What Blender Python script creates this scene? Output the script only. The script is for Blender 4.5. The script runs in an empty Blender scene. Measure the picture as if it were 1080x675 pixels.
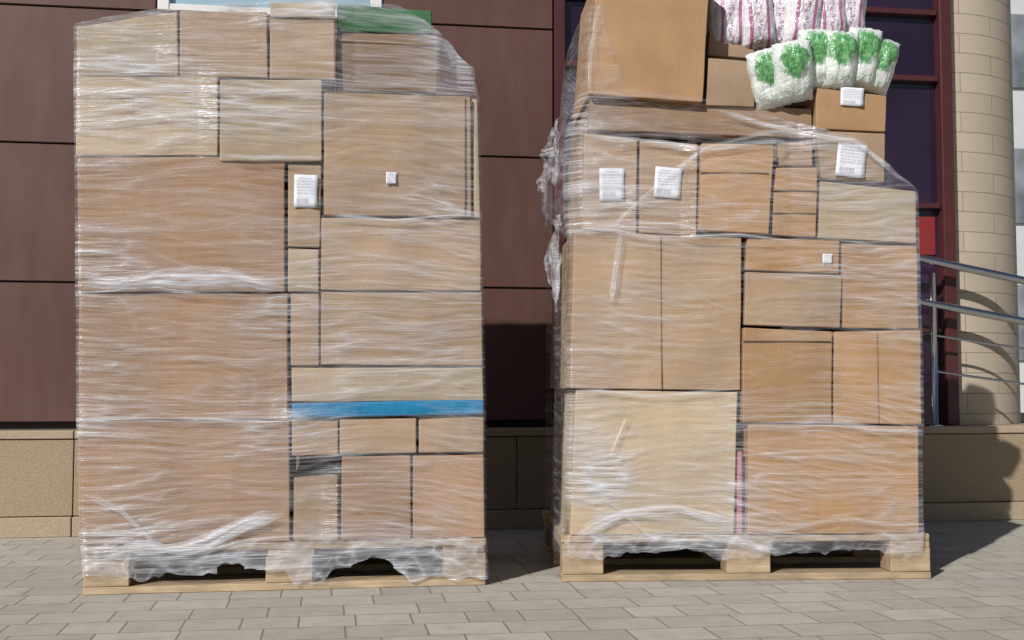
import bpy, bmesh, math, random
import numpy as np
from mathutils import Vector, Matrix, Euler, noise
random.seed(7)
scene=bpy.context.scene
scene.view_settings.view_transform='Standard'
scene.view_settings.look='None'
scene.view_settings.exposure=0
COL=scene.collection
# ---------------------------------------------------------------- camera
F=1250.0; CX=540.0; CY=337.5
H=0.61
YAW=math.radians(8.8); PITCH=math.atan((410-CY)/F)
cam_d=bpy.data.cameras.new("camera"); cam=bpy.data.objects.new("camera",cam_d); COL.objects.link(cam)
cam_d.sensor_width=36; cam_d.lens=F/1080*36; cam_d.clip_start=0.05; cam_d.clip_end=1000
cam.location=(0,0,H); cam.rotation_euler=(math.pi/2+PITCH,0,-YAW)
scene.camera=cam
CR=Euler((math.pi/2+PITCH,0,-YAW)).to_matrix()
C0=Vector((0,0,H))
def ray(px,py): return CR@Vector(((px-CX)/F,-(py-CY)/F,-1))
def ground(px,py):
    r=ray(px,py); return C0+r*(-H/r.z)
def wally(px,py,Y):
    r=ray(px,py); return C0+r*(Y/r.y)
# ---------------------------------------------------------------- materials
def newmat(name):
    m=bpy.data.materials.new(name); m.use_nodes=True
    nt=m.node_tree; nt.nodes.clear()
    out=nt.nodes.new('ShaderNodeOutputMaterial')
    return m,nt,out
def math_(nt,op,a,b=None,c=None,clamp=False):
    n=nt.nodes.new('ShaderNodeMath'); n.operation=op; n.use_clamp=clamp
    for i,v in enumerate((a,b,c)):
        if v is None: continue
        if isinstance(v,(int,float)): n.inputs[i].default_value=v
        else: nt.links.new(v,n.inputs[i])
    return n.outputs[0]
def noise_(nt,vec,scale,detail=3,rough=.5,dist=0):
    n=nt.nodes.new('ShaderNodeTexNoise'); n.inputs['Scale'].default_value=scale
    n.inputs['Detail'].default_value=detail; n.inputs['Roughness'].default_value=rough
    n.inputs['Distortion'].default_value=dist
    nt.links.new(vec,n.inputs['Vector']); return n.outputs['Fac']
def mapr(nt,fac,a,b,c=0,d=1):
    n=nt.nodes.new('ShaderNodeMapRange'); n.inputs[1].default_value=a;n.inputs[2].default_value=b
    n.inputs[3].default_value=c;n.inputs[4].default_value=d
    nt.links.new(fac,n.inputs[0]); return n.outputs[0]
def mixc(nt,fac,a,b,mode='MIX'):
    n=nt.nodes.new('ShaderNodeMix'); n.data_type='RGBA'; n.blend_type=mode
    for sock,v in ((n.inputs[0],fac),(n.inputs[6],a),(n.inputs[7],b)):
        if isinstance(v,(int,float)): sock.default_value=v
        elif isinstance(v,tuple): sock.default_value=v if len(v)==4 else (*v,1)
        else: nt.links.new(v,sock)
    return n.outputs[2]
def mapping(nt,vec,scale=(1,1,1),rot=(0,0,0),loc=(0,0,0)):
    n=nt.nodes.new('ShaderNodeMapping'); n.inputs['Scale'].default_value=scale
    n.inputs['Rotation'].default_value=rot; n.inputs['Location'].default_value=loc
    nt.links.new(vec,n.inputs['Vector']); return n.outputs[0]
def bump_(nt,h,strength,dist=.01,normal=None):
    n=nt.nodes.new('ShaderNodeBump'); n.inputs['Strength'].default_value=strength; n.inputs['Distance'].default_value=dist
    nt.links.new(h,n.inputs['Height'])
    if normal: nt.links.new(normal,n.inputs['Normal'])
    return n.outputs[0]
def princ(nt,out,col,rough=.6,metal=0,spec=.5,normal=None,coat=0):
    p=nt.nodes.new('ShaderNodeBsdfPrincipled')
    if isinstance(col,tuple): p.inputs['Base Color'].default_value=(*col[:3],1)
    else: nt.links.new(col,p.inputs['Base Color'])
    if isinstance(rough,(int,float)): p.inputs['Roughness'].default_value=rough
    else: nt.links.new(rough,p.inputs['Roughness'])
    p.inputs['Metallic'].default_value=metal
    p.inputs['Specular IOR Level'].default_value=spec
    p.inputs['Coat Weight'].default_value=coat
    if normal: nt.links.new(normal,p.inputs['Normal'])
    if out: nt.links.new(p.outputs[0],out.inputs[0])
    return p
def tc(nt,k='Object'): 
    return nt.nodes.new('ShaderNodeTexCoord').outputs[k]

def cardboard(name,base,dark=.74):
    m,nt,out=newmat(name); v=tc(nt)
    oi=nt.nodes.new('ShaderNodeObjectInfo')
    off=nt.nodes.new('ShaderNodeVectorMath'); off.operation='ADD'
    nt.links.new(v,off.inputs[0])
    cmb=nt.nodes.new('ShaderNodeCombineXYZ'); s=math_(nt,'MULTIPLY',oi.outputs['Random'],37.0)
    nt.links.new(s,cmb.inputs[0]); nt.links.new(s,cmb.inputs[2]); nt.links.new(cmb.outputs[0],off.inputs[1])
    vv=off.outputs[0]
    n1=noise_(nt,vv,4,4,.6); n3=noise_(nt,vv,110,2,.6); n4=noise_(nt,mapping(nt,vv,(8,8,1.2)),2,4,.6)
    d=tuple(c*dark for c in base)
    c=mixc(nt,mapr(nt,n1,.35,.7),base,d)
    c=mixc(nt,mapr(nt,n4,.5,.75,0,.35),c,tuple(x*.7 for x in base))
    c=mixc(nt,mapr(nt,n3,.35,.8,0,.25),c,tuple(x*.6 for x in base))
    val=mapr(nt,oi.outputs['Random'],0,1,.86,1.10)
    hsv=nt.nodes.new('ShaderNodeHueSaturation'); nt.links.new(val,hsv.inputs['Value']); nt.links.new(c,hsv.inputs['Color'])
    w=nt.nodes.new('ShaderNodeTexWave'); w.wave_type='BANDS'; w.bands_direction='X'; w.inputs['Scale'].default_value=45
    w.inputs['Distortion'].default_value=1.0
    nt.links.new(vv,w.inputs['Vector'])
    h=math_(nt,'ADD',math_(nt,'MULTIPLY',w.outputs['Fac'],.05),math_(nt,'ADD',math_(nt,'MULTIPLY',n3,.15),n1))
    princ(nt,out,hsv.outputs[0],.72,0,.3,bump_(nt,h,.45,.007))
    return m
M_K=dict(
 kraft=cardboard("kraft_cardboard",(.375,.262,.172)),
 pink=cardboard("pinkish_cardboard",(.365,.228,.142)),
 light=cardboard("light_cardboard",(.435,.34,.232)),
 orange=cardboard("orange_cardboard",(.385,.232,.122)),
 dark=cardboard("dark_cardboard",(.26,.17,.11)),
)
def plain(name,col,rough=.5,metal=0,nscale=20,var=.15,bump=.1,spec=.5):
    m,nt,out=newmat(name); v=tc(nt); n1=noise_(nt,v,nscale,4,.6)
    c=mixc(nt,mapr(nt,n1,.3,.7),col,tuple(x*(1-var) for x in col))
    princ(nt,out,c,rough,metal,spec,bump_(nt,n1,bump,.01)); return m
M_tape=plain("brown_packing_tape",(.30,.205,.125),.3,0,30,.2,.2)
M_green=plain("green_lid",(.03,.12,.045),.5)
M_blue=plain("blue_plastic",(.01,.19,.38),.35,0,30,.25,.3)
M_pinkp=plain("pink_plastic",(.45,.16,.22),.4)
M_steel=plain("brushed_steel",(.52,.53,.55),.25,1,40,.1,.05)
M_frame=plain("maroon_frame",(.07,.018,.02),.35,0,10,.2,.02)
M_redpost=plain("red_board",(.22,.02,.02),.5)
M_whitef=plain("white_frame",(.7,.7,.7),.4)
def wood():
    m,nt,out=newmat("pallet_wood"); v=tc(nt)
    oi=nt.nodes.new('ShaderNodeObjectInfo')
    n1=noise_(nt,mapping(nt,v,(2.5,30,30)),3,5,.6,.6); n2=noise_(nt,v,9,4,.6)
    c=mixc(nt,mapr(nt,n1,.3,.7),(.47,.36,.235),(.29,.205,.13))
    c=mixc(nt,mapr(nt,n2,.45,.75,0,.6),c,(.20,.165,.125))
    hsv=nt.nodes.new('ShaderNodeHueSaturation'); nt.links.new(mapr(nt,oi.outputs['Random'],0,1,.75,1.2),hsv.inputs['Value']); nt.links.new(c,hsv.inputs['Color'])
    princ(nt,out,hsv.outputs[0],.8,0,.2,bump_(nt,n1,.5,.004)); return m
M_wood=wood()
def labelmat():
    m,nt,out=newmat("printed_label"); v=tc(nt,'Generated')
    sx=nt.nodes.new('ShaderNodeSeparateXYZ'); nt.links.new(v,sx.inputs[0])
    x,z=sx.outputs[0],sx.outputs[2]
    n=noise_(nt,mapping(nt,v,(9,0,26)),2.2,1,.5)
    txt=math_(nt,'MULTIPLY',math_(nt,'GREATER_THAN',n,.52),math_(nt,'GREATER_THAN',math_(nt,'FRACT',math_(nt,'MULTIPLY',z,11)),.5))
    zone=math_(nt,'MULTIPLY',math_(nt,'GREATER_THAN',z,.38),math_(nt,'LESS_THAN',z,.92))
    mx=math_(nt,'MULTIPLY',math_(nt,'GREATER_THAN',x,.1),math_(nt,'LESS_THAN',x,.85))
    txt=math_(nt,'MULTIPLY',math_(nt,'MULTIPLY',txt,zone),mx)
    bn=noise_(nt,mapping(nt,v,(44,0,0)),1.3,1,.5)
    bar=math_(nt,'MULTIPLY',math_(nt,'GREATER_THAN',bn,.52),math_(nt,'MULTIPLY',math_(nt,'GREATER_THAN',z,.12),math_(nt,'LESS_THAN',z,.28)))
    bar=math_(nt,'MULTIPLY',bar,math_(nt,'MULTIPLY',mx,math_(nt,'LESS_THAN',x,.65)))
    ink=math_(nt,'MAXIMUM',math_(nt,'MULTIPLY',txt,.75),math_(nt,'MULTIPLY',bar,.85))
    c=mixc(nt,ink,(.62,.64,.70),(.10,.10,.14))
    princ(nt,out,c,.45,0,.4); return m
M_label=labelmat()
def filmmat(name):
    m,nt,out=newmat(name); v=tc(nt)
    at=nt.nodes.new('ShaderNodeAttribute'); at.attribute_name='film_alpha'
    n=noise_(nt,mapping(nt,v,(9,9,260)),1.0,2,.6)
    op=math_(nt,'MULTIPLY',at.outputs['Fac'],mapr(nt,n,.3,.7,.5,1.35))
    op=math_(nt,'MINIMUM',op,.9)
    p=princ(nt,None,(.66,.68,.74),.18,0,1.0,bump_(nt,n,.7,.006))
    tr=nt.nodes.new('ShaderNodeBsdfTransparent')
    mx=nt.nodes.new('ShaderNodeMixShader')
    nt.links.new(op,mx.inputs[0]); nt.links.new(tr.outputs[0],mx.inputs[1]); nt.links.new(p.outputs[0],mx.inputs[2])
    nt.links.new(mx.outputs[0],out.inputs[0]); return m
M_film=filmmat("stretch_film")
M_fold=M_film

# ---------------------------------------------------------------- helpers
def link(o): COL.objects.link(o); return o
def mesh_obj(name,verts,faces,mat,smooth=False):
    me=bpy.data.meshes.new(name); me.from_pydata(verts,[],faces); me.materials.append(mat)
    if smooth: me.polygons.foreach_set('use_smooth',[True]*len(me.polygons))
    me.update(); return link(bpy.data.objects.new(name,me))
def boxes_mesh(name,lst,mat,bevel=.003,segs=1):
    bm=bmesh.new()
    for (x0,x1,y0,y1,z0,z1) in lst:
        vs=[bm.verts.new((x,y,z)) for x in (x0,x1) for y in (y0,y1) for z in (z0,z1)]
        for f in ((0,1,3,2),(4,6,7,5),(0,4,5,1),(2,3,7,6),(0,2,6,4),(1,5,7,3)):
            bm.faces.new([vs[i] for i in f])
    bmesh.ops.recalc_face_normals(bm,faces=bm.faces[:])
    if bevel>0: bmesh.ops.bevel(bm,geom=bm.edges[:],offset=bevel,segments=segs,affect='EDGES',clamp_overlap=True)
    me=bpy.data.meshes.new(name); bm.to_mesh(me); bm.free(); me.materials.append(mat)
    return link(bpy.data.objects.new(name,me))
def parent(c,p):
    c.parent=p
def tube(name,pts,r,mat,seg=14):
    verts=[];faces=[]
    pts=[Vector(p) for p in pts]
    for i,p in enumerate(pts):
        d=(pts[min(i+1,len(pts)-1)]-pts[max(i-1,0)]).normalized()
        a=d.cross(Vector((0,0,1))); 
        if a.length<.05: a=Vector((1,0,0))
        a.normalize(); b=a.cross(d).normalized()
        for k in range(seg):
            t=2*math.pi*k/seg; verts.append(p+a*r*math.cos(t)+b*r*math.sin(t))
    for i in range(len(pts)-1):
        for k in range(seg):
            faces.append((i*seg+k,i*seg+(k+1)%seg,(i+1)*seg+(k+1)%seg,(i+1)*seg+k))
    faces.append(tuple(range(seg))); faces.append(tuple((len(pts)-1)*seg+k for k in range(seg))[::-1])
    return mesh_obj(name,verts,faces,mat,True)

# ---------------------------------------------------------------- stacks
class Stack:
    def __init__(s,gx,gy,ang):
        s.O=ground(gx,gy); s.O.z=0; s.ang=ang
        s.U=Vector((math.cos(ang),math.sin(ang),0)); s.W=Vector((math.sin(ang),-math.cos(ang),0))
        s.boxes=[]; s.desc=''
    def uv(s,px,py,w=0):
        r=ray(px,py); P=s.O+s.W*w
        t=(P-C0).dot(s.W)/r.dot(s.W); X=C0+r*t-P
        return X.dot(s.U),X.z
    def pos(s,u,v,w): return s.O+s.U*u+s.W*w+Vector((0,0,v))
DECK=.146
SL=Stack(88,628,0.0); SL.desc="blue-banded load"
SR=Stack(593,614,math.radians(-5.8)); SR.desc="bag-topped load"
def carton(st,quad,w=0,depth=.76,kind='kraft',desc='',name='cardboard_box',mat=None,tape=(),labels=(),deck=False,cat='cardboard box',amp=.0038,setback=0,shrink=.0018,grp=True):
    if len(quad)==4:
        x0,y0,x1,y1=quad; quad=(x0,y1,x1,y1,x1,y0,x0,y0)
    q=[st.uv(quad[2*i],quad[2*i+1],w) for i in range(4)]
    if deck: q[0]=(q[0][0],DECK); q[1]=(q[1][0],DECK)
    uc=sum(a for a,b in q)/4; v0=min(q[0][1],q[1][1])
    L=[(a-uc,b-v0) for a,b in q]
    W_=L[1][0]-L[0][0]; HH=L[3][1]-L[0][1]
    bm=bmesh.new(); bmesh.ops.create_cube(bm,size=1)
    bmesh.ops.subdivide_edges(bm,edges=bm.edges[:],cuts=9,use_grid_fill=True)
    seed=Vector((random.uniform(0,99),random.uniform(0,99),random.uniform(0,99)))
    for v in bm.verts:
        a,b,c=v.co.x+.5,v.co.y+.5,v.co.z+.5
        sa=shrink/max(W_,.02); sc=shrink/max(HH,.02)
        a=sa+(1-2*sa)*a; c=sc*.3+(1-1.3*sc)*c
        x=(L[0][0]*(1-a)+L[1][0]*a)*(1-c)+(L[3][0]*(1-a)+L[2][0]*a)*c
        z=(L[0][1]*(1-a)+L[1][1]*a)*(1-c)+(L[3][1]*(1-a)+L[2][1]*a)*c
        p=Vector((x,b*depth,z))
        n=noise.noise_vector(p*7+seed)*amp
        n.z*=.45
        if v.co.z<-.49: n.z=0
        n.x*=.5
        if b<.01: n.y-= amp*1.0*(16*a*(1-a)*c*(1-c)) - amp*.8
        v.co=p+n
    me=bpy.data.meshes.new(name); bm.to_mesh(me); bm.free()
    me.materials.append(mat or M_K[kind])
    me.polygons.foreach_set('use_smooth',[True]*len(me.polygons))
    ob=link(bpy.data.objects.new(name,me))
    md=ob.modifiers.new('bevel','BEVEL'); md.width=.004; md.segments=2; md.limit_method='ANGLE'; md.angle_limit=math.radians(55); md.harden_normals=True
    ob.location=st.pos(uc,v0,w-setback); ob.rotation_euler=(0,0,st.ang)
    ob['label']=desc or f"plain brown cardboard box wrapped in film on the {st.desc}"
    ob['category']=cat
    if grp: ob['group']="cardboard boxes stacked on the pallets"
    st.boxes.append((min(q[0][0],q[3][0]),max(q[1][0],q[2][0]),v0,max(q[2][1],q[3][1]),w-setback))
    for t in tape:
        if t[0]=='v':
            xm=(L[0][0]+L[1][0])/2+(t[1]-.5)*W_
            c=boxes_mesh('packing_tape',[(xm-t[2]/2,xm+t[2]/2,-.0054,.001,.004,HH-.004)],M_tape,0)
        else:
            zm=L[0][1]+t[1]*HH
            c=boxes_mesh('packing_tape',[(L[0][0]+.003,L[1][0]-.003,-.0054,.001,zm-t[2]/2,zm+t[2]/2)],M_tape,0)
        parent(c,ob)
    for lb in labels:
        a0,b0=st.uv(lb[0],lb[3],w); a1,b1=st.uv(lb[2],lb[1],w)
        cx=(a0+a1)/2-uc; cz=(b0+b1)/2-v0; hw=(a1-a0)/2; hh=(b1-b0)/2
        n=6; vs=[];fs=[]
        for j in range(n+1):
            for i in range(n+1):
                xx=-hw+2*hw*i/n; zz=-hh+2*hh*j/n
                vs.append((xx,-.0014*math.sin(i*1.3+j),zz))
        for j in range(n):
            for i in range(n):
                k=j*(n+1)+i; fs.append((k,k+1,k+n+2,k+n+1))
        c=mesh_obj('shipping_label',vs,fs,M_label,True)
        sol=c.modifiers.new('s','SOLIDIFY'); sol.thickness=.0006
        c.location=(cx,-.007,cz); c.rotation_euler=(0,lb[4] if len(lb)>4 else 0,0)
        parent(c,ob)
    return ob
def pallet(st,Wd=1.2,Dp=.8,desc=''):
    e=bpy.data.objects.new('wooden_pallet',None); link(e); e.location=st.O; e.rotation_euler=(0,0,st.ang)
    e['label']=desc; e['category']='pallet'; e['group']='wooden pallets on the pavement'
    def part(nm,b):
        x0,x1,y0,y1,z0,z1=b
        cx,cy,cz=(x0+x1)/2,(y0+y1)/2,(z0+z1)/2
        j=lambda:random.uniform(-.003,.003)
        o=boxes_mesh(nm,[(x0-cx,x1-cx,y0-cy,y1-cy,z0-cz,z1-cz)],M_wood,.0025,1); o.location=(cx+j(),cy+j(),cz); parent(o,e); return o
    for y in (0,.35,.70): part('bottom_board',(0,Wd,y,y+.1,0,.022))
    for x,wx in ((.002,.13),(.53,.14),(Wd-.132,.13)):
        for y in (.002,.352,.702): part('block',(x,x+wx,y,y+.096,.0225,.0995))
        part('stringer_board',(x,x+wx,0.002,Dp-.002,.1,.1215))
    for y in (0,.165,.335,.505,.68): part('deck_board',(0,Wd,y,y+.12,.122,.144))
    return e
pallet(SL,1.2,.8,"weathered wooden pallet with torn film hanging over its edge")
pallet(SR,1.19,.8,"light wooden pallet carrying the tall stack topped with bags")

# ---- blue banded load
L=SL; d=L.desc
carton(L,(82,443,306,590),0.004,.76,'pink',f"large reddish-brown box at the base of the {d}",deck=True)
carton(L,(82,309,304,443),0.0,.76,'pink',f"wide pinkish cardboard box in the {d}")
carton(L,(81,165,301,308),0.003,.76,'pink',f"wide pinkish box high in the {d}")
carton(L,(79,80,230,164),0.0,.76,'light',f"pale kraft box near the top of the {d}")
carton(L,(231,83,340,170),0.012,.7,'light',f"pale box jutting slightly forward from the {d}")
carton(L,(80,81,189,80,188,11,80,27),-.01,.7,'light',f"top box under whitish film on the {d}")
carton(L,(189,81,283,82,282,11,189,10),0.0,.7,'kraft',f"brown box in the top row of the {d}")
carton(L,(284,83,354,84,354,20,284,19),0.01,.7,'kraft',f"small brown box in the top row of the {d}")
carton(L,(284,18,354,19,354,2,284,1),0.0,.6,'light',f"flat cream carton on top of the {d}",name='flat_carton')
carton(L,(355,96,462,97,462,36,355,34),-.02,.7,'dark',f"darker brown box beneath a green crate on the {d}",tape=(('h',.86,.006),))
carton(L,(355,33,457,35,456,10,355,3),-.015,.6,'kraft',f"green flat crate lying on top of the {d}",name='green_crate',mat=M_green,cat='crate',grp=False)
carton(L,(341,227,498,229,497,101,341,96),0.006,.7,'kraft',f"large box with a small white sticker on the {d}",labels=((407,182,418,194),),tape=(('v',.945,.002),))
carton(L,(499,229,507,229,504,104,498,103),-.01,.7,'light',f"narrow box edge at the side of the {d}")
carton(L,(303,260,338,261,340,172,303,171),0.0,.7,'kraft',f"narrow upright box with address label on the {d}",labels=((310,185,335,219),))
carton(L,(303,308,337,308,337,262,303,261),-.006,.7,'light',f"small narrow pale box in the {d}")
carton(L,(306,386,337,386,337,309,306,309),-.004,.7,'kraft',f"small narrow brown box in the {d}")
carton(L,(338,306,508,307,508,231,338,229),0.003,.75,'kraft',f"wide flat-sided cardboard box in the {d}")
carton(L,(338,385,510,386,509,308,338,307),0.0,.75,'kraft',f"wide cardboard box in the {d}")
carton(L,(307,424,511,423,510,387,307,387),0.006,.75,'light',f"long shallow pale box above the blue board, {d}")
carton(L,(307,441,511,437,511,421,307,425),0.014,.75,'kraft',f"thin bright blue plastic board sandwiched in the {d}",name='blue_board',mat=M_blue,cat='plastic board',grp=False,amp=.003,shrink=.0012)
carton(L,(307,481,357,480,357,441,307,442),0.0,.75,'kraft',f"small box below the blue board of the {d}")
carton(L,(358,479,440,478,440,440,358,441),0.004,.75,'kraft',f"small shallow box below the blue board, {d}")
carton(L,(441,478,511,477,511,438,441,440),0.0,.75,'kraft',f"small shallow box below the blue board, {d}")
carton(L,(308,572,357,572,357,501,309,503),-.012,.74,'kraft',f"small box with dark gap above in the {d}",deck=True)
carton(L,(359,572,434,572,434,480,360,481),0.006,.75,'pink',f"upright reddish box at the base of the {d}",deck=True)
carton(L,(435,572,512,572,511,479,435,480),0.0,.75,'pink',f"upright reddish box at the base of the {d}",deck=True)

# ---- bag topped load
R=SR; d=R.desc
carton(R,(601,575,775,575,779,413,607,411),0.0,.45,'light',f"large box behind whitish film, base of the {d}",deck=True)
carton(R,(789,577,971,577,970,449,789,447),0.008,.72,'orange',f"large orange-brown box at the base of the {d}",deck=True)
carton(R,(777,574,783,574,783,476,778,476),-.012,.5,'kraft',f"thin pink plastic sheet squeezed between boxes of the {d}",name='pink_sheet',mat=M_pinkp,cat='plastic sheet',deck=True,grp=False,amp=.001,shrink=.0005)
carton(R,(601,410,782,412,783,250,605,243),0.0,.45,'kraft',f"very large box in the middle of the {d}",tape=(('v',.53,.002),))
for q,dk in (((601,575,775,575,779,413,607,411),True),((601,410,782,412,783,250,605,243),False)):
    carton(R,q,0,.3,'kraft',f"brown box in the back row of the {d}",deck=dk,setback=.46)
carton(R,(783,446,878,447,879,349,784,345),0.014,.7,'orange',f"bare square orange-brown box in the {d}",tape=(('h',.86,.002),))
carton(R,(879,447,973,448,972,348,880,349),0.010,.7,'orange',f"bare square orange-brown box in the {d}",tape=(('v',.5,.002),))
carton(R,(785,343,887,346,889,290,786,286),0.004,.7,'kraft',f"shallow brown box in the middle of the {d}")
carton(R,(786,285,886,289,887,253,788,250),0.0,.7,'orange',f"shallow brown box with tiny sticker in the {d}",labels=((867,268,877,278),))
carton(R,(889,346,970,347,968,259,888,256),0.002,.7,'orange',f"brown box at the side of the {d}")
carton(R,(613,243,672,247,673,147,616,139),-.01,.5,'kraft',f"upright box with white address label on the {d}",labels=((632,178,658,212),))
carton(R,(674,246,735,249,737,151,675,147),0.0,.5,'kraft',f"upright box with white address label on the {d}",labels=((690,177,718,209,.08),))
carton(R,(737,243,812,247,817,152,740,150),0.02,.5,'orange',f"square box protruding from the {d}",tape=(('h',.66,.002),))
carton(R,(814,248,862,250,863,176,816,176),0.0,.5,'orange',f"small reddish box in the {d}",tape=(('h',.33,.003),('h',.66,.003)))
carton(R,(820,175,858,175,858,148,820,150),-.02,.5,'kraft',f"small box wedged high in the {d}")
carton(R,(863,251,968,257,967,201,865,190),0.0,.7,'light',f"wide pale box at the side of the {d}")
carton(R,(866,188,934,192,935,140,861,137),0.0,.5,'kraft',f"brown box with crumpled address label on the {d}",labels=((882,152,912,187,.12),))
carton(R,(860,136,935,139,936,100,860,92),-.01,.5,'orange',f"brown box with white sticker under the bags",labels=((886,93,910,112,.05),))
carton(R,(620,137,857,146,857,114,622,103),-.035,.6,'dark',f"long flat brown box high in the {d}")
carton(R,(620,99,742,108,750,-32,630,-36),0.0,.5,'orange',f"big brown box perched on top of the {d}")
carton(R,(744,111,797,113,797,64,747,60),-.02,.5,'kraft',f"small brown box beside the bags on the {d}")
carton(R,(799,112,858,113,858,58,799,58),-.14,.4,'dark',f"small dark box behind the bags of the {d}")
carton(R,(860,90,930,96,930,58,860,58),-.14,.4,'dark',f"small dark box behind the bags of the {d}")
carton(R,(746,58,797,62,797,30,748,30),-.14,.4,'kraft',f"small brown box supporting the bags of the {d}")
# ---------------------------------------------------------------- film
LT={}
def vn(x,y,seed):
    """smooth value noise, 0..1, vectorised"""
    if seed not in LT: LT[seed]=np.random.RandomState(seed).rand(257,257)
    T=LT[seed]
    xi=np.floor(x).astype(int); yi=np.floor(y).astype(int); fx=x-xi; fy=y-yi
    fx=fx*fx*(3-2*fx); fy=fy*fy*(3-2*fy)
    x0=xi%257; x1=(xi+1)%257; y0=yi%257; y1=(yi+1)%257
    return (T[y0,x0]*(1-fx)+T[y0,x1]*fx)*(1-fy)+(T[y1,x0]*(1-fx)+T[y1,x1]*fx)*fy
def ridge(n,p=3): return (1-np.abs(2*n-1))**p
def wrinkle(u,v,sd,dg):
    """height (m) and streak strength of the wrinkled film at arc position u, height v"""
    wp=vn(u*2.3+11,v*4,sd)*.10+vn(u*6,v*11,sd+1)*.022
    a=ridge(vn(u*2.4,(v+wp*.6)*52,sd+2),9)
    b=ridge(vn(u*4.5+5,(v+wp*.45-.02*u)*110,sd+3),6)
    c=ridge(vn(u*3.2+3,(v+wp*1.0+.06*u)*74,sd+4),9)
    e=ridge(vn(u*7,(v+wp*.4)*200,sd+5),3.5)
    f=ridge(vn(u*2.6+9,(v+wp-.20*u)*20,sd+6),18)
    g=ridge(vn(u*3.1+29,(v+wp+.28*u)*15,sd+7),20)
    patch=vn(u*3.3,v*6,sd+8); patch2=vn(u*5.1+40,v*15,sd+9); patch3=vn(u*4+7,v*8,sd+10)
    f=f*np.clip(patch3*2-.8,0,1); g=g*np.clip(1.2-patch3*2,0,1)
    h=.0018*a+.0012*b+.0013*c+.0006*e+.003*f*dg+.0025*g*dg
    s=(a*.66+b*.48*(.3+patch2)+c*.56+e*.34*(.2+1.2*patch))*(.16+1.35*patch**1.4)+(f*.5+g*.45)*dg
    return h,s,patch
def film(st,leftp,rightp,topp,botp,depth,blobs,base,label,sd,off=.012,nu=210,nv=820,capr=4,thr=.042,holes=(),dg=.6,skirt=1.0):
    lt=sorted([(st.uv(x,y)[1],st.uv(x,y)[0]) for x,y in leftp]); rt=sorted([(st.uv(x,y)[1],st.uv(x,y)[0]) for x,y in rightp])
    tt=sorted([st.uv(x,y) for x,y in topp]); bt=sorted([st.uv(x,y) for x,y in botp])
    I=lambda tab,x: np.interp(x,[t[0] for t in tab],[t[1] for t in tab])
    umin=min(t[1] for t in lt); umax=max(t[1] for t in rt)
    gu=np.linspace(umin-.05,umax+.05,160); gv=np.linspace(0,2.6,320)
    Mx=np.full((320,160),-.06)
    for (a0,a1,b0,b1,w) in st.boxes:
        if w<-.1: continue
        iu=(gu>a0-.006)&(gu<a1+.006); iv=(gv>b0-.006)&(gv<b1+.006)
        sub=Mx[np.ix_(iv,iu)]; Mx[np.ix_(iv,iu)]=np.maximum(sub,w)
    Mx[gv<DECK,:]=np.maximum(Mx[gv<DECK,:],0.0)
    r=3; mm=Mx.copy()
    for dj in range(-r,r+1):
        for di in range(-r,r+1): mm=np.maximum(mm,np.roll(np.roll(Mx,dj,0),di,1))
    bl=np.zeros_like(mm)
    for dj in range(-r,r+1):
        for di in range(-r,r+1): bl+=np.roll(np.roll(mm,dj,0),di,1)
    bl/=(2*r+1)**2
    def wf(u,v):
        u=np.asarray(u,float); v=np.asarray(v,float)
        a=np.clip((u-gu[0])/(gu[1]-gu[0]),0,158.99); b=np.clip((v-gv[0])/(gv[1]-gv[0]),0,318.99)
        i=a.astype(int); j=b.astype(int); a=a-i; b=b-j
        return (bl[j,i]*(1-a)+bl[j,i+1]*a)*(1-b)+(bl[j+1,i]*(1-a)+bl[j+1,i+1]*a)*b
    ns=34; nb=40; nc=nu+ns+nb+ns-1; nr=nv+capr
    S=np.concatenate([np.linspace(0,1,nu),(np.arange(ns)+1)/ns,(np.arange(nb)+1)/nb,(np.arange(ns-1)+1)/ns])
    kf=np.zeros(nc,int); kf[nu:nu+ns]=1; kf[nu+ns:nu+ns+nb]=2; kf[nu+ns+nb:]=3
    uu=umin+(umax-umin)*S
    vtl,vtr=I(tt,umin),I(tt,umax)
    rag=.034*(vn(S*21+kf*13,S*0+2.5,sd+20)-.5)+.018*(vn(S*60+kf*7,S*0+5.5,sd+21)-.5)
    VB=np.select([kf==0,kf==1,kf==2,kf==3],[I(bt,uu),I(bt,umax)+0*S,.07+0*S,I(bt,umin)+0*S])+rag
    VT=np.select([kf==0,kf==1,kf==2,kf==3],[I(tt,uu),vtr+0*S,vtr*(1-S)+vtl*S,vtl+0*S])
    T=np.minimum(np.arange(nr)/(nv-1),1.0)[:,None]; cap=np.maximum(0,np.arange(nr)-(nv-1))[:,None]
    V=VB[None,:]+(VT-VB)[None,:]*T
    UL=I(lt,V)-.004; UR=I(rt,V)+.004; s=S[None,:]+0*V; K=kf[None,:]+0*V.astype(int)
    arc=np.select([K==0,K==1,K==2,K==3],[s*1.2,1.2+s*.8,2.0+s*1.2,3.2+s*.8])
    h,st_,patch=wrinkle(arc,V,sd,dg)
    Uf=UL+(UR-UL)*s; edge=np.minimum(s,1-s)
    Wf=wf(Uf,V)+off-.012*np.exp(-edge/.006)+h
    sk=np.clip((DECK-V)/.05,0,1)
    Wf=Wf+sk*.014*(vn(s*20+V*9,V*16,sd+40)-.3)
    cr=wf(UR-.01,V)+off-.012; cl=wf(UL+.01,V)+off-.012
    bow=.008*np.sin(np.pi*s)
    Ur=UR+.003+h*.5+bow; Wr=cr*(1-s)+(-depth)*s
    Ub=UR*(1-s)+UL*s; Wb=-depth-h
    Ulf=UL-.003-h*.5-bow; Wl=-depth*(1-s)+cl*s
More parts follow.
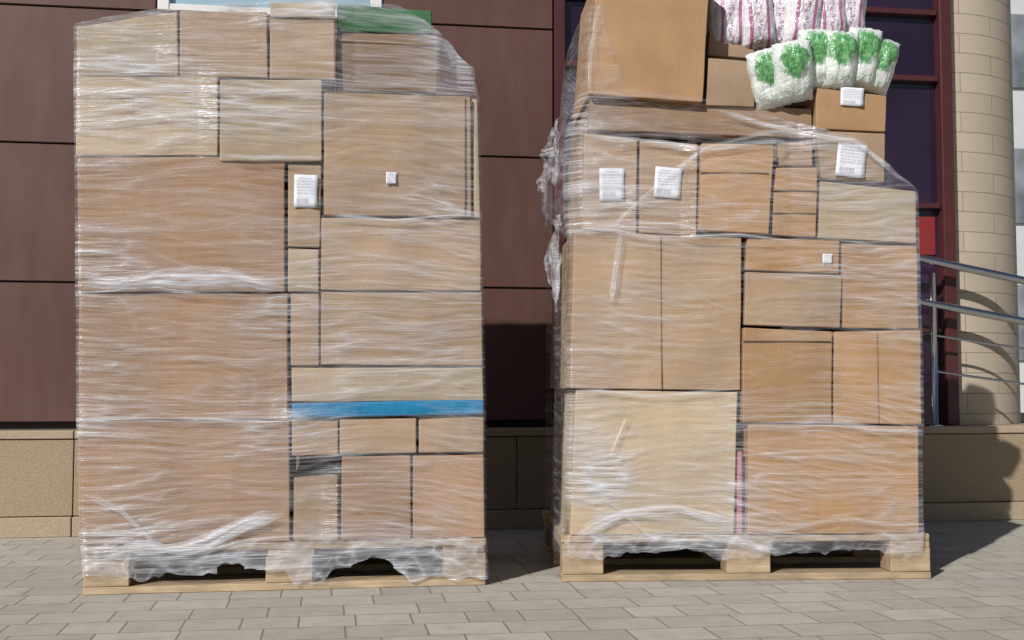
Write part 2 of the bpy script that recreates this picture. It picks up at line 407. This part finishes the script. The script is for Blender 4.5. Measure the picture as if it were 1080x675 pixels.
    U=np.select([K==0,K==1,K==2,K==3],[Uf,Ur,Ub,Ulf]); W=np.select([K==0,K==1,K==2,K==3],[Wf,Wr,Wb,Wl])
    f=1-.035*cap; uc=(umin+umax)/2
    U=np.where(cap>0,uc+(U-uc)*f,U); W=np.where(cap>0,-depth/2+(W+depth/2)*f,W); V=V+np.where(cap>0,.008*np.sin(cap*1.2),0)
    D=np.full(V.shape,base)
    for (bx,by,rx,ry,am) in blobs:
        bu,bv=st.uv(bx,by); q=((U-bu)/(rx/1000))**2+((V-bv)/(ry/1000))**2
        D+=am*np.exp(-q)
    D=np.maximum(D,.08)
    OP=D*(.016+.54*st_)+.028*D*patch
    c1=ridge(vn(U*16+V*8,V*20-U*5,sd+41),6); c2=ridge(vn(U*30-V*22,V*34,sd+42),5)
    OP=np.where(V<DECK+.006,OP+skirt*D*(.09+.40*c1+.28*c2),OP)
    OP=np.clip(OP,0,.85)
    fo=(OP[:-1,:]+OP[1:,:]+np.roll(OP,-1,1)[:-1,:]+np.roll(OP,-1,1)[1:,:])/4
    keep=fo>thr
    for (bx,by,rx,ry) in holes:
        bu,bv=st.uv(bx,by); Um=U[:-1,:]; Vm=V[:-1,:]; Wm=W[:-1,:]
        q=((Um-bu)/(rx/1000))**2+((Vm-bv)/(ry/1000))**2+.9*(vn(Um*40,Vm*60,sd+30)-.5)
        keep&=~((q<1)&(Wm>-.1))
    idx=np.arange(nr*nc).reshape(nr,nc); nx=np.roll(idx,-1,1)
    F4=np.stack([idx[:-1],nx[:-1],nx[1:],idx[1:]],-1)[keep]
    used=np.unique(F4); rem=np.full(nr*nc,-1); rem[used]=np.arange(len(used))
    P=np.stack([U,-W,V],-1).reshape(-1,3)[used]; F4=rem[F4]; O=OP.reshape(-1)[used]
    me=bpy.data.meshes.new('stretch_film')
    me.vertices.add(len(P)); me.vertices.foreach_set('co',P.ravel())
    me.loops.add(F4.size); me.loops.foreach_set('vertex_index',F4.ravel())
    me.polygons.add(len(F4)); me.polygons.foreach_set('loop_start',np.arange(0,F4.size,4)); 
    me.polygons.foreach_set('use_smooth',[True]*len(F4))
    me.materials.append(M_film); me.update(calc_edges=True); me.validate()
    a=me.attributes.new('film_alpha','FLOAT','POINT'); a.data.foreach_set('value',O)
    ob=link(bpy.data.objects.new('stretch_film',me))
    ob.location=st.O; ob.rotation_euler=(0,0,st.ang)
    ob['label']=label; ob['category']='plastic film'; ob['group']='stretch film around the pallet loads'
    return ob,wf
def ribbon(st,fo,wf,pts,width,dens,extra=.012,n=110,m=11,wav=.004,name='fold'):
    P=[st.uv(x,y) for x,y in pts]
    acc=[0]
    for i in range(1,len(P)): acc.append(acc[-1]+math.hypot(P[i][0]-P[i-1][0],P[i][1]-P[i-1][1]))
    vs=[];fs=[];dn=[];sd=random.uniform(0,50)
    for i in range(n):
        t=acc[-1]*i/(n-1)
        u=float(np.interp(t,acc,[p[0] for p in P])); v=float(np.interp(t,acc,[p[1] for p in P]))
        t2=min(t+.04,acc[-1]); t1=max(t-.04,0)
        du=float(np.interp(t2,acc,[p[0] for p in P])-np.interp(t1,acc,[p[0] for p in P])); dv=float(np.interp(t2,acc,[p[1] for p in P])-np.interp(t1,acc,[p[1] for p in P]))
        l=math.hypot(du,dv); nx,nz=-dv/l,du/l
        taper=min(1,.1+min(i,n-1-i)/18)
        ww=width/330*(.6+.9*abs(noise.noise(Vector((t*5,sd,0)))))*taper
        off=noise.noise(Vector((t*3.5,sd,4)))*width/330*.8
        for j in range(m):
            q=(j/(m-1)-.5)
            uu=u+nx*(q*ww+off); vv=v+nz*(q*ww+off)
            w=float(wf(uu,vv))+.013+extra*(1-4*q*q)*.3+abs(noise.noise(Vector((t*10,q*9,sd))))*wav+.002
            vs.append((uu,-w,vv))
            k=.10+1.5*abs(noise.noise(Vector((t*3,q*8,sd+3))))+.9*abs(noise.noise(Vector((t*9,q*16,sd+3))))
            dn.append(max(0,min(.8,dens*.55*k*(1-(2*q)**2)*taper)))
    for i in range(n-1):
        for j in range(m-1):
            k=i*m+j; fs.append((k,k+m,k+m+1,k+1))
    o=mesh_obj(name,vs,fs,M_fold,True)
    a=o.data.attributes.new('film_alpha','FLOAT','POINT'); a.data.foreach_set('value',dn)
    parent(o,fo); return o
fl,wfl=film(SL,
 leftp=[(79,8),(78,30),(80,165),(81,300),(82,440),(85,560),(88,590),(90,625)],
 rightp=[(470,5),(500,45),(504,100),(507,230),(510,390),(512,572),(514,600),(514,625)],
 topp=[(70,27),(110,19),(185,8),(283,5),(355,3),(456,7),(475,22),(498,55),(510,66)],
 botp=[(80,606),(135,609),(160,604),(225,605),(255,598),(290,600),(300,617),(330,612),(345,600),(372,594),(400,594),(425,612),(470,608),(520,610)],
 depth=.80,sd=3,skirt=.85,
 blobs=[(120,50,260,80,.8),(490,50,80,140,1.2),(150,290,300,45,.6),(190,130,350,80,.2),(120,540,90,120,1.0),(250,560,250,40,.4),
        (400,40,130,90,-.62),(430,200,200,100,.1),(410,431,350,24,-.65),(322,202,60,60,-.45),(412,188,40,30,-.3)],
 base=.82,label="clear stretch film wound tightly around the blue-banded load",
 holes=((243,602,42,26),(255,609,60,12),(392,600,60,34),(360,606,30,14),(180,612,60,8)))
fr,wfr=film(SR,
 leftp=[(622,-10),(617,50),(613,100),(600,135),(597,180),(599,245),(599,410),(597,560),(596,612)],
 rightp=[(925,100),(937,130),(938,165),(968,203),(970,260),(972,350),(973,450),(973,575),(973,612)],
 topp=[(590,5),(612,10),(622,40),(650,97),(742,106),(800,112),(858,128),(937,150),(968,198),(980,200)],
 botp=[(590,590),(640,586),(700,581),(740,582),(775,590),(800,585),(860,582),(930,584),(980,586)],
 depth=.78,sd=50,skirt=.6,
 blobs=[(690,120,180,60,.5),(640,200,120,150,.35),(900,210,160,60,.35),(650,300,120,120,.1),(635,510,80,170,1.5),(700,470,200,160,.3),(880,540,300,60,.3),
        (930,390,180,90,-.55),(830,395,120,80,-.5),(700,572,280,30,.5),(860,578,300,20,.3),(850,130,150,60,.3),(645,195,50,50,-.3),(704,193,50,50,-.3),(897,170,60,60,-.3)],
 base=.66,label="clear stretch film wound loosely around the bag-topped load")
rb=lambda *a,**k: ribbon(*a,**k)
rb(SL,fl,wfl,[(81,303),(150,305),(240,300),(304,308)],24,1.7)
rb(SL,fl,wfl,[(81,297),(140,299),(220,306)],10,1.0)
rb(SL,fl,wfl,[(81,443),(180,446),(304,443)],8,1.0)
rb(SL,fl,wfl,[(120,587),(190,578),(250,560),(306,545)],17,2.0)
rb(SL,fl,wfl,[(150,590),(260,574),(380,560)],10,1.2)
rb(SL,fl,wfl,[(86,520),(130,540),(180,585)],9,1.0)
rb(SL,fl,wfl,[(90,586),(200,592),(330,588),(510,578)],14,.8)
rb(SL,fl,wfl,[(340,228),(420,233),(507,231)],8,1.0)
rb(SL,fl,wfl,[(232,166),(270,170),(345,168)],8,1.0)
rb(SR,fr,wfr,[(655,243),(652,280),(650,300),(645,322)],8,1.1,extra=.02)
rb(SR,fr,wfr,[(662,440),(655,455),(645,480)],8,.7,extra=.02)
rb(SR,fr,wfr,[(601,573),(625,560),(660,545),(715,537),(775,548)],16,1.7)
rb(SR,fr,wfr,[(603,480),(640,530),(700,572)],9,1.0)
rb(SR,fr,wfr,[(603,244),(650,240),(700,190),(745,160),(800,142),(858,132)],9,.7)
rb(SR,fr,wfr,[(605,140),(670,146),(740,158),(860,150)],10,1.2)
rb(SR,fr,wfr,[(740,112),(800,130),(900,150),(967,203)],11,1.2)
rb(SR,fr,wfr,[(602,242),(690,252),(780,250),(860,256)],9,1.1)
rb(SR,fr,wfr,[(790,560),(880,545),(970,552)],8,.9)
rb(SR,fr,wfr,[(603,412),(680,416),(780,412)],8,.9)
rb(SR,fr,wfr,[(622,98),(626,50),(632,0)],12,.6)
def flap(st,u0,v0,w0,hgt,dpt,seed):
    """bunched loose sheet of film standing off the side of the load"""
    vs=[];fs=[];dn=[];n=46;m=30
    for i in range(n):
        t=i/(n-1)
        for j in range(m):
            q=j/(m-1)
            out_=.035*math.sin(math.pi*t)*(.5+.5*math.sin(q*5+seed))+.028*noise.noise(Vector((t*3,q*4,seed)))+.010*noise.noise(Vector((t*9,q*12,seed)))
            hh=hgt*(.75+.5*noise.noise(Vector((q*3,0,seed))))
            vs.append((u0-abs(out_)-.004, -(w0-dpt*q), v0-hh*t+.02*noise.noise(Vector((q*5,t*2,seed+4)))))
            r=(1-abs(2*(noise.noise(Vector((t*8+q*3,q*9,seed)))*.5+.5)-1))**5
            dn.append(min(.8,.06+.65*r))
    for i in range(n-1):
        for j in range(m-1):
            k=i*m+j; fs.append((k,k+m,k+m+1,k+1))
    o=mesh_obj('loose_flap',vs,fs,M_fold,True); o.location=(0,0,0)
    a=o.data.attributes.new('film_alpha','FLOAT','POINT'); a.data.foreach_set('value',dn); parent(o,fr)
flap(SR,.005,1.50,-.05,.26,.35,3.3); flap(SR,.0,1.42,-.30,.30,.30,8.1); flap(SR,.01,1.18,-.02,.45,.25,14.6)

# ---------------------------------------------------------------- bags
def packmat(kind):
    m,nt,out=newmat(kind+"_printed_plastic"); v=tc(nt)
    sx=nt.nodes.new('ShaderNodeSeparateXYZ'); nt.links.new(v,sx.inputs[0]); x,z=sx.outputs[0],sx.outputs[2]
    n1=noise_(nt,v,28,3,.6,.5); n2=noise_(nt,mapping(nt,v,(30,30,8)),2,3,.6)
    if kind=='green':
        zz=math_(nt,'SUBTRACT',z,.034)
        ax=math_(nt,'ABSOLUTE',x)
        a=math_(nt,'POWER',math_(nt,'MULTIPLY',ax,1/.048),2.0)
        zs=math_(nt,'SUBTRACT',math_(nt,'MULTIPLY',zz,1/.054),math_(nt,'MULTIPLY',math_(nt,'SQRT',math_(nt,'MULTIPLY',ax,1/.04)),.18))
        b=math_(nt,'POWER',math_(nt,'ABSOLUTE',zs),2.0)
        rr=math_(nt,'ADD',math_(nt,'ADD',a,b),math_(nt,'MULTIPLY',math_(nt,'SUBTRACT',n1,.5),2.2))
        mask=mapr(nt,rr,.75,1.1,1,0)
        g=mixc(nt,mapr(nt,noise_(nt,v,70,4,.7),.38,.62),(.04,.19,.055),(.17,.39,.17))
        c=mixc(nt,mask,(.62,.66,.64),g)
        line=math_(nt,'MULTIPLY',math_(nt,'LESS_THAN',math_(nt,'ABSOLUTE',math_(nt,'ADD',z,.055)),.010),math_(nt,'GREATER_THAN',noise_(nt,mapping(nt,v,(60,0,40)),2,1),.5))
        c=mixc(nt,math_(nt,'MULTIPLY',line,.5),c,(.25,.45,.28))
    else:
        ax=math_(nt,'ABSOLUTE',x)
        w=math_(nt,'LESS_THAN',math_(nt,'ABSOLUTE',math_(nt,'SUBTRACT',ax,.030)),.0055)
        t=math_(nt,'MULTIPLY',math_(nt,'LESS_THAN',ax,.010),math_(nt,'GREATER_THAN',noise_(nt,mapping(nt,v,(40,0,70)),2.2,1),.52))
        c=mixc(nt,math_(nt,'MULTIPLY',w,.9),(.62,.61,.64),(.34,.08,.22))
        c=mixc(nt,math_(nt,'MULTIPLY',t,.8),c,(.32,.12,.28))
    princ(nt,out,c,.25,0,.6,bump_(nt,math_(nt,'ADD',n1,n2),.8,.01))
    return m
M_pg=packmat('green'); M_pp=packmat('purple')
def pack(st,px,py,w,wd,ht,th,rot,mat,lab,grp,tiltx=0):
    bm=bmesh.new(); bmesh.ops.create_cube(bm,size=2); bmesh.ops.subdivide_edges(bm,edges=bm.edges[:],cuts=13,use_grid_fill=True)
    sd=Vector((random.uniform(0,50),)*3)
    for v in bm.verts:
        x,y,z=v.co
        pr=(1-abs(x)**3.5*.75)*(1-abs(z)**5*.93)
        nz=noise.noise(Vector((x*2.2,y*2,z*2.2))+sd)*.22+noise.noise(Vector((x*6,y*4,z*6))+sd)*.12
        yy=y*pr*(1+nz)
        pinch=1-.10*(z*z)**2+.07*noise.noise(Vector((z*3,1,2))+sd)
        top=1.0+.12*max(0,abs(z)-.85)/.15
        v.co=(x*wd/2*pinch*top, yy*th/2, z*ht/2*(1-.05*x*x)+.007*noise.noise(Vector((x*5,0,0))+sd))
    me=bpy.data.meshes.new('plastic_pack'); bm.to_mesh(me); bm.free(); me.materials.append(mat)
    me.polygons.foreach_set('use_smooth',[True]*len(me.polygons))
    o=link(bpy.data.objects.new('plastic_pack',me))
    u,v=st.uv(px,py,w); o.location=st.pos(u,v,w); 
    o.rotation_euler=(Matrix.Rotation(st.ang,3,'Z')@Matrix.Rotation(rot,3,'Y')@Matrix.Rotation(tiltx,3,'X')).to_euler()
    o['label']=lab; o['category']='plastic pack'; o['group']=grp
    return o
gl="white plastic pack printed with green leaf lying on stacked boxes"
pl="white plastic pack with purple stripes stacked atop the boxes"
for px,py,w,a,b,rot,tx in ((811,84,-.02,.125,.20,-.28,.3),(836,76,.015,.13,.20,-.15,.35),(860,63,-.02,.12,.20,-.04,.2),(885,64,-.005,.115,.19,.04,.2),(909,62,-.03,.11,.20,.10,.2),(927,70,-.05,.10,.18,.24,.2)):
    pack(SR,px,py,w,a,b,.08,rot,M_pg,gl,"green printed packs on the load",tx)
for px,py,w,a,b,rot in ((768,18,-.17,.14,.24,.0),(797,17,-.15,.12,.23,-.08),(820,18,-.19,.12,.24,.05),(847,14,-.15,.13,.25,.1),(873,12,-.17,.12,.25,-.06),(894,12,-.2,.12,.24,.08)):
    pack(SR,px,py,w,a,b,.1,rot,M_pp,pl,"purple striped packs on the load")

# ---------------------------------------------------------------- setting
YP=ground(0,568).y          # plinth foot
YW=YP+.16                   # cladding face
def X(px,py=300,Y=None): return wally(px,py,Y or YW).x
def Z(px,py,Y=None): return wally(px,py,Y or YW).z
def groundmat():
    m,nt,out=newmat("concrete_pavers"); v=tc(nt)
    nz=noise_(nt,v,1.2,4,.6); nf=noise_(nt,v,260,3,.7); nm=noise_(nt,v,14,5,.65); nd=noise_(nt,v,45,3,.8)
    def brick(w,h,sq,off,loc):
        b=nt.nodes.new('ShaderNodeTexBrick'); b.offset=off; b.squash=sq; b.squash_frequency=3; b.offset_frequency=2
        b.inputs['Scale'].default_value=1; b.inputs['Brick Width'].default_value=w; b.inputs['Row Height'].default_value=h
        b.inputs['Mortar Size'].default_value=.0028; b.inputs['Mortar Smooth'].default_value=.35; b.inputs['Bias'].default_value=0
        b.inputs['Color1'].default_value=(0,0,0,1); b.inputs['Color2'].default_value=(1,1,1,1); b.inputs['Mortar'].default_value=(.5,.5,.5,1)
        nt.links.new(mapping(nt,v,(1,1,1),(0,0,math.radians(0)),loc),b.inputs['Vector']); return b
    b=brick(.205,.150,.72,.42,(.07,.03,0))
    c=mixc(nt,b.outputs['Color'],(.315,.297,.262),(.42,.398,.355))
    c=mixc(nt,mapr(nt,nz,.35,.7,0,.5),c,(.45,.425,.375))
    c=mixc(nt,mapr(nt,nm,.45,.75,0,.5),c,(.24,.222,.195))
    c=mixc(nt,mapr(nt,nd,.60,.75,0,.55),c,(.15,.14,.12))
    c=mixc(nt,mapr(nt,nf,.35,.75,0,.35),c,(.21,.195,.17))
    c=mixc(nt,math_(nt,'MULTIPLY',b.outputs['Fac'],.65),c,(.12,.11,.09))
    h=math_(nt,'SUBTRACT',math_(nt,'ADD',math_(nt,'MULTIPLY',nf,.12),math_(nt,'ADD',math_(nt,'MULTIPLY',nm,.15),math_(nt,'MULTIPLY',b.outputs['Color'],.15))),b.outputs['Fac'])
    princ(nt,out,c,.85,0,.3,bump_(nt,h,.7,.007)); return m
g=mesh_obj('pavement',[(-300,-300,0),(300,-300,0),(300,300,0),(-300,300,0)],[(0,1,2,3)],groundmat())
g['kind']='structure'; g['label']='light grey concrete block pavement in sunlight'
def granite(name,a,b):
    m,nt,out=newmat(name); v=tc(nt); n1=noise_(nt,v,170,3,.8); n2=noise_(nt,v,3,4,.6); n3=noise_(nt,v,420,2,.6)
    c=mixc(nt,mapr(nt,n1,.35,.65),a,b); c=mixc(nt,mapr(nt,n2,.4,.75,0,.4),c,tuple(x*.6 for x in a)); c=mixc(nt,mapr(nt,n3,.55,.7,0,.5),c,(.06,.05,.04))
    princ(nt,out,c,.6,0,.4,bump_(nt,n1,.25,.003)); return m
M_gr=granite("sand_granite",(.37,.29,.19),(.21,.155,.10))
M_gr2=granite("pale_granite",(.42,.34,.24),(.28,.21,.14))
M_core=plain("dark_joint",(.02,.018,.018),.8)
def cladmat():
    m,nt,out=newmat("brown_metal_cladding"); v=tc(nt); n1=noise_(nt,v,1.5,3,.5); n2=noise_(nt,mapping(nt,v,(1,1,.25)),14,4,.6); n3=noise_(nt,v,300,2,.6)
    c=mixc(nt,mapr(nt,n1,.3,.7),(.100,.047,.037),(.080,.037,.030)); c=mixc(nt,mapr(nt,n2,.5,.8,0,.3),c,(.12,.068,.055))
    c=mixc(nt,mapr(nt,n3,.4,.8,0,.2),c,(.05,.026,.024))
    princ(nt,out,c,mapr(nt,n2,.3,.7,.40,.56),0,.4,bump_(nt,n1,.2,.03)); return m
M_clad=cladmat()
bld=bpy.data.objects.new('building',None); link(bld); bld.location=(0,YW,0)
bld['label']='brown panelled building with granite plinth and dark glazed shopfront'; bld['category']='building'
def addb(o,dx=0): 
    parent(o,bld); o.location=(0,-YW,0)
zl=[Z(0,446),Z(0,297),Z(0,148),Z(0,4)]
step=(zl[3]-zl[0])/3
zl=[zl[0]+step*i for i in range(9)]
XE=X(584,200)
xs=[-6.0,-4.8,-3.6,X(160),X(402),XE]
panels=[]
for i in range(len(xs)-1):
    for j in range(len(zl)-1):
        if i==3 and 3<=j<6: continue
        panels.append((xs[i]+.004,xs[i+1]-.004,YW,YW+.03,zl[j]+.004,zl[j+1]-.004))
o=boxes_mesh('cladding',panels,M_clad,.0025,2); addb(o)
zt=zl[-1]
o=boxes_mesh('backing_wall',[(-6,X(160)-.01,YW+.034,YW+.3,0.02,zt),(X(160)-.01,X(402)+.01,YW+.034,YW+.3,0.02,zl[3]),(X(160)-.01,X(402)+.01,YW+.034,YW+.3,zl[6],zt),(X(402)+.01,XE-.001,YW+.034,YW+.3,.02,zt)],M_core,0); addb(o)
def glassmat(name,col,rough=.05):
    m,nt,out=newmat(name); v=tc(nt); n=noise_(nt,v,1.3,3,.5); n2=noise_(nt,v,4,2)
    c=mixc(nt,mapr(nt,n,.35,.65),col,tuple(x*.45 for x in col))
    princ(nt,out,c,rough,0,.7,bump_(nt,n2,.06,.02)); return m
M_glp=glassmat("pale_blue_glass",(.35,.52,.60),.1)
M_gld=glassmat("dark_glass",(.030,.014,.040))
M_glw=glassmat("grey_glass",(.25,.28,.31),.15)
wx0,wx1,wz0,wz1=X(160)+.005,X(402)-.005,zl[3]+.005,zl[6]-.005
win=boxes_mesh('window',[(wx0,wx0+.05,YW-.01,YW+.06,wz0,wz1),(wx1-.05,wx1,YW-.01,YW+.06,wz0,wz1),(wx0+.052,wx1-.052,YW-.01,YW+.06,wz0,wz0+.03),(wx0+.052,wx1-.052,YW-.01,YW+.06,wz1-.05,wz1)],M_whitef,.003); addb(win)
gl_=boxes_mesh('window_pane',[(wx0+.05,wx1-.05,YW+.02,YW+.03,wz0+.03,wz1-.05)],M_glp,0); parent(gl_,win)
sx0,sx1=XE+.002,X(1006,300)
zp=Z(0,455,YP)
mull=[(sx1-.06,sx1,YW-.03,YW+.08,zp+.002,zt)]+[(x-.025,x+.025,YW-.015,YW+.08,zp+.002,zt) for x in (sx0+.026,sx0+.75,sx0+1.45)]
tr=[]
edges=[sx0+.052,sx0+.725,sx0+.775,sx0+1.425,sx0+1.475,sx1-.062]
for zz in (Z(975,455),Z(975,348),Z(975,217),Z(975,83),Z(950,12),Z(950,-90)):
    for a,b in ((0,1),(2,3),(4,5)): tr.append((edges[a]+.001,edges[b]-.001,YW-.008,YW+.07,max(zz-.014,zp+.003),zz+.014))
sf=boxes_mesh('shopfront_frame',mull+tr,M_frame,.003); addb(sf)
gg=boxes_mesh('shopfront_glass',[(sx0,sx1-.01,YW+.03,YW+.04,zp,zt)],M_gld,0); parent(gg,sf)
rp=boxes_mesh('red_poster',[(X(972),X(990),YW+.024,YW+.028,Z(985,268),Z(985,228))],M_redpost,0); parent(rp,sf)
pls=[];x=-6.0
while x<5.5:
    wdt=.62
    pls.append((x+.002,x+wdt-.002,YP+.02,YP+.3,.085,zp-.036)); x+=wdt
o=boxes_mesh('plinth',pls,M_gr,.002); addb(o)
pls=[];x=-6.0
while x<5.5:
    pls.append((x+.002,x+1.238,YP,YP+.3,0,.082)); pls.append((x+.002,x+1.238,YP+.012,YP+.45,zp-.033,zp)); x+=1.24
o=boxes_mesh('plinth_course',pls,M_gr2,.003); addb(o)
o=boxes_mesh('plinth_core',[(-5.99,5.9,YP+.05,YP+.29,.01,zp-.04)],M_core,0); addb(o)
M_conc=plain("concrete",(.35,.33,.30),.8,0,12,.2,.2)
o=boxes_mesh('terrace_slab',[(X(1003)+.7,6,YP+.46,YP+3,.01,zp-.002)],M_conc,0.002); addb(o)
def tilemat():
    m,nt,out=newmat("beige_wall_tiles"); v=tc(nt,'UV')
    b=nt.nodes.new('ShaderNodeTexBrick'); b.offset=.5
    b.inputs['Scale'].default_value=1; b.inputs['Brick Width'].default_value=.38; b.inputs['Row Height'].default_value=.098
    b.inputs['Mortar Size'].default_value=.0018; b.inputs['Mortar Smooth'].default_value=.2
    b.inputs['Color1'].default_value=(.40,.34,.265,1); b.inputs['Color2'].default_value=(.44,.38,.295,1); b.inputs['Mortar'].default_value=(.18,.145,.10,1)
    nt.links.new(v,b.inputs['Vector'])
    n=noise_(nt,tc(nt),6,4,.6); n2=noise_(nt,tc(nt),200,2,.6)
    c=mixc(nt,mapr(nt,n,.4,.75,0,.3),b.outputs['Color'],(.34,.28,.20)); c=mixc(nt,mapr(nt,n2,.4,.8,0,.2),c,(.25,.2,.14))
    princ(nt,out,c,.6,0,.35,bump_(nt,math_(nt,'SUBTRACT',1.0,b.outputs['Fac']),.5,.004)); return m
az=YAW+math.atan((1075-540)/F); Rr=.5; Yc=YW+Rr+.022
Xc=(math.sin(az)*Yc-Rr)/math.cos(az)
vs=[];fs=[];uvs=[];n=72
for i in range(n+1):
    t=2*math.pi*i/n-math.pi
    for z in (zp+.001,zt): vs.append((Rr*math.sin(t),-Rr*math.cos(t),z)); uvs.append((Rr*t,z))
for i in range(n): fs.append((2*i,2*i+2,2*i+3,2*i+1))
tw=mesh_obj('round_corner_tower',vs,fs,tilemat(),True)
ul=tw.data.uv_layers.new(name='UVMap')
for p in tw.data.polygons:
    for li in p.loop_indices: ul.data[li].uv=uvs[tw.data.loops[li].vertex_index]
tw.location=(Xc,Yc,0); tw['label']='beige tiled round wall at the building corner'; tw['category']='wall'
# railing
YR=YP+.05
rl=bpy.data.objects.new('railing',None); link(rl); px0=wally(983,465,YR); rl.location=(px0.x,YR,zp)
rl['label']='stainless steel ramp railing standing on the granite plinth'; rl['category']='railing'
def rp_(px,py): 
    return wally(px,py,YR)
def ext(a,b,l=.9):
    A=rp_(*a);B=rp_(*b); D=(B-A); return [A-rl.location, B+D*l-rl.location]
for nm,a,b,r in (('handrail',(958,270),(1080,296),.019),('handrail',(958,316),(1080,339),.019),('rail',(975,352),(1080,368),.006),('rail',(975,390),(1080,405),.006)):
    p=ext(a,b); o=tube(nm,[p[0]*(1-i/10)+p[1]*(i/10) for i in range(11)],r,M_steel); parent(o,rl)
for k,(pxx,py) in enumerate(((983,286),(1120,320))):
    t=rp_(pxx,py)-rl.location
    o=tube('post',[Vector((t.x,0.0,0)),Vector((t.x,.0,t.z*.5)),Vector((t.x,.0,t.z-.01))],.016,M_steel); parent(o,rl)
    o=tube('base_flange',[Vector((t.x,0.0,0)),Vector((t.x,.0,.008))],.036,M_steel,20); parent(o,rl)
M_pale=plain("pale_render",(.50,.51,.53),.7,0,2,.1,.05)
db=boxes_mesh('apartment_building',[(0,14,0,10,0,16)],M_pale,.02); db.location=(13.2,23,0)
db['label']='pale multi-storey building with grey windows in the distance'; db['category']='building'
for i in range(4):
    for j in range(5):
        o=boxes_mesh('window',[(-.7,.7,-.06,.05,-.8,.8)],M_glw,.01); o.location=(1.6+i*3,-.0,2+j*2.9); parent(o,db)

# ---------------------------------------------------------------- light
fw=.84; rg=.54
az_l=Vector((rg*math.cos(YAW)+fw*math.sin(YAW),-rg*math.sin(YAW)+fw*math.cos(YAW),0)).normalized(); EL=math.radians(35)
dirv=Vector((az_l.x*math.cos(EL),az_l.y*math.cos(EL),-math.sin(EL)))
sd=bpy.data.lights.new('sun','SUN'); sd.energy=5.0; sd.angle=math.radians(.5); sd.color=(1,.965,.915)
so=link(bpy.data.objects.new('sun',sd)); so.rotation_euler=dirv.to_track_quat('-Z','Y').to_euler(); so.location=(-5,-5,6)
w=bpy.data.worlds.new("World"); scene.world=w; w.use_nodes=True; nt=w.node_tree
bg=nt.nodes['Background']; sky=nt.nodes.new('ShaderNodeTexSky'); sky.sky_type='NISHITA'; sky.sun_disc=False
sky.sun_elevation=EL; sky.sun_rotation=math.atan2(-dirv.x,-dirv.y)
nt.links.new(sky.outputs[0],bg.inputs[0]); bg.inputs[1].default_value=.05
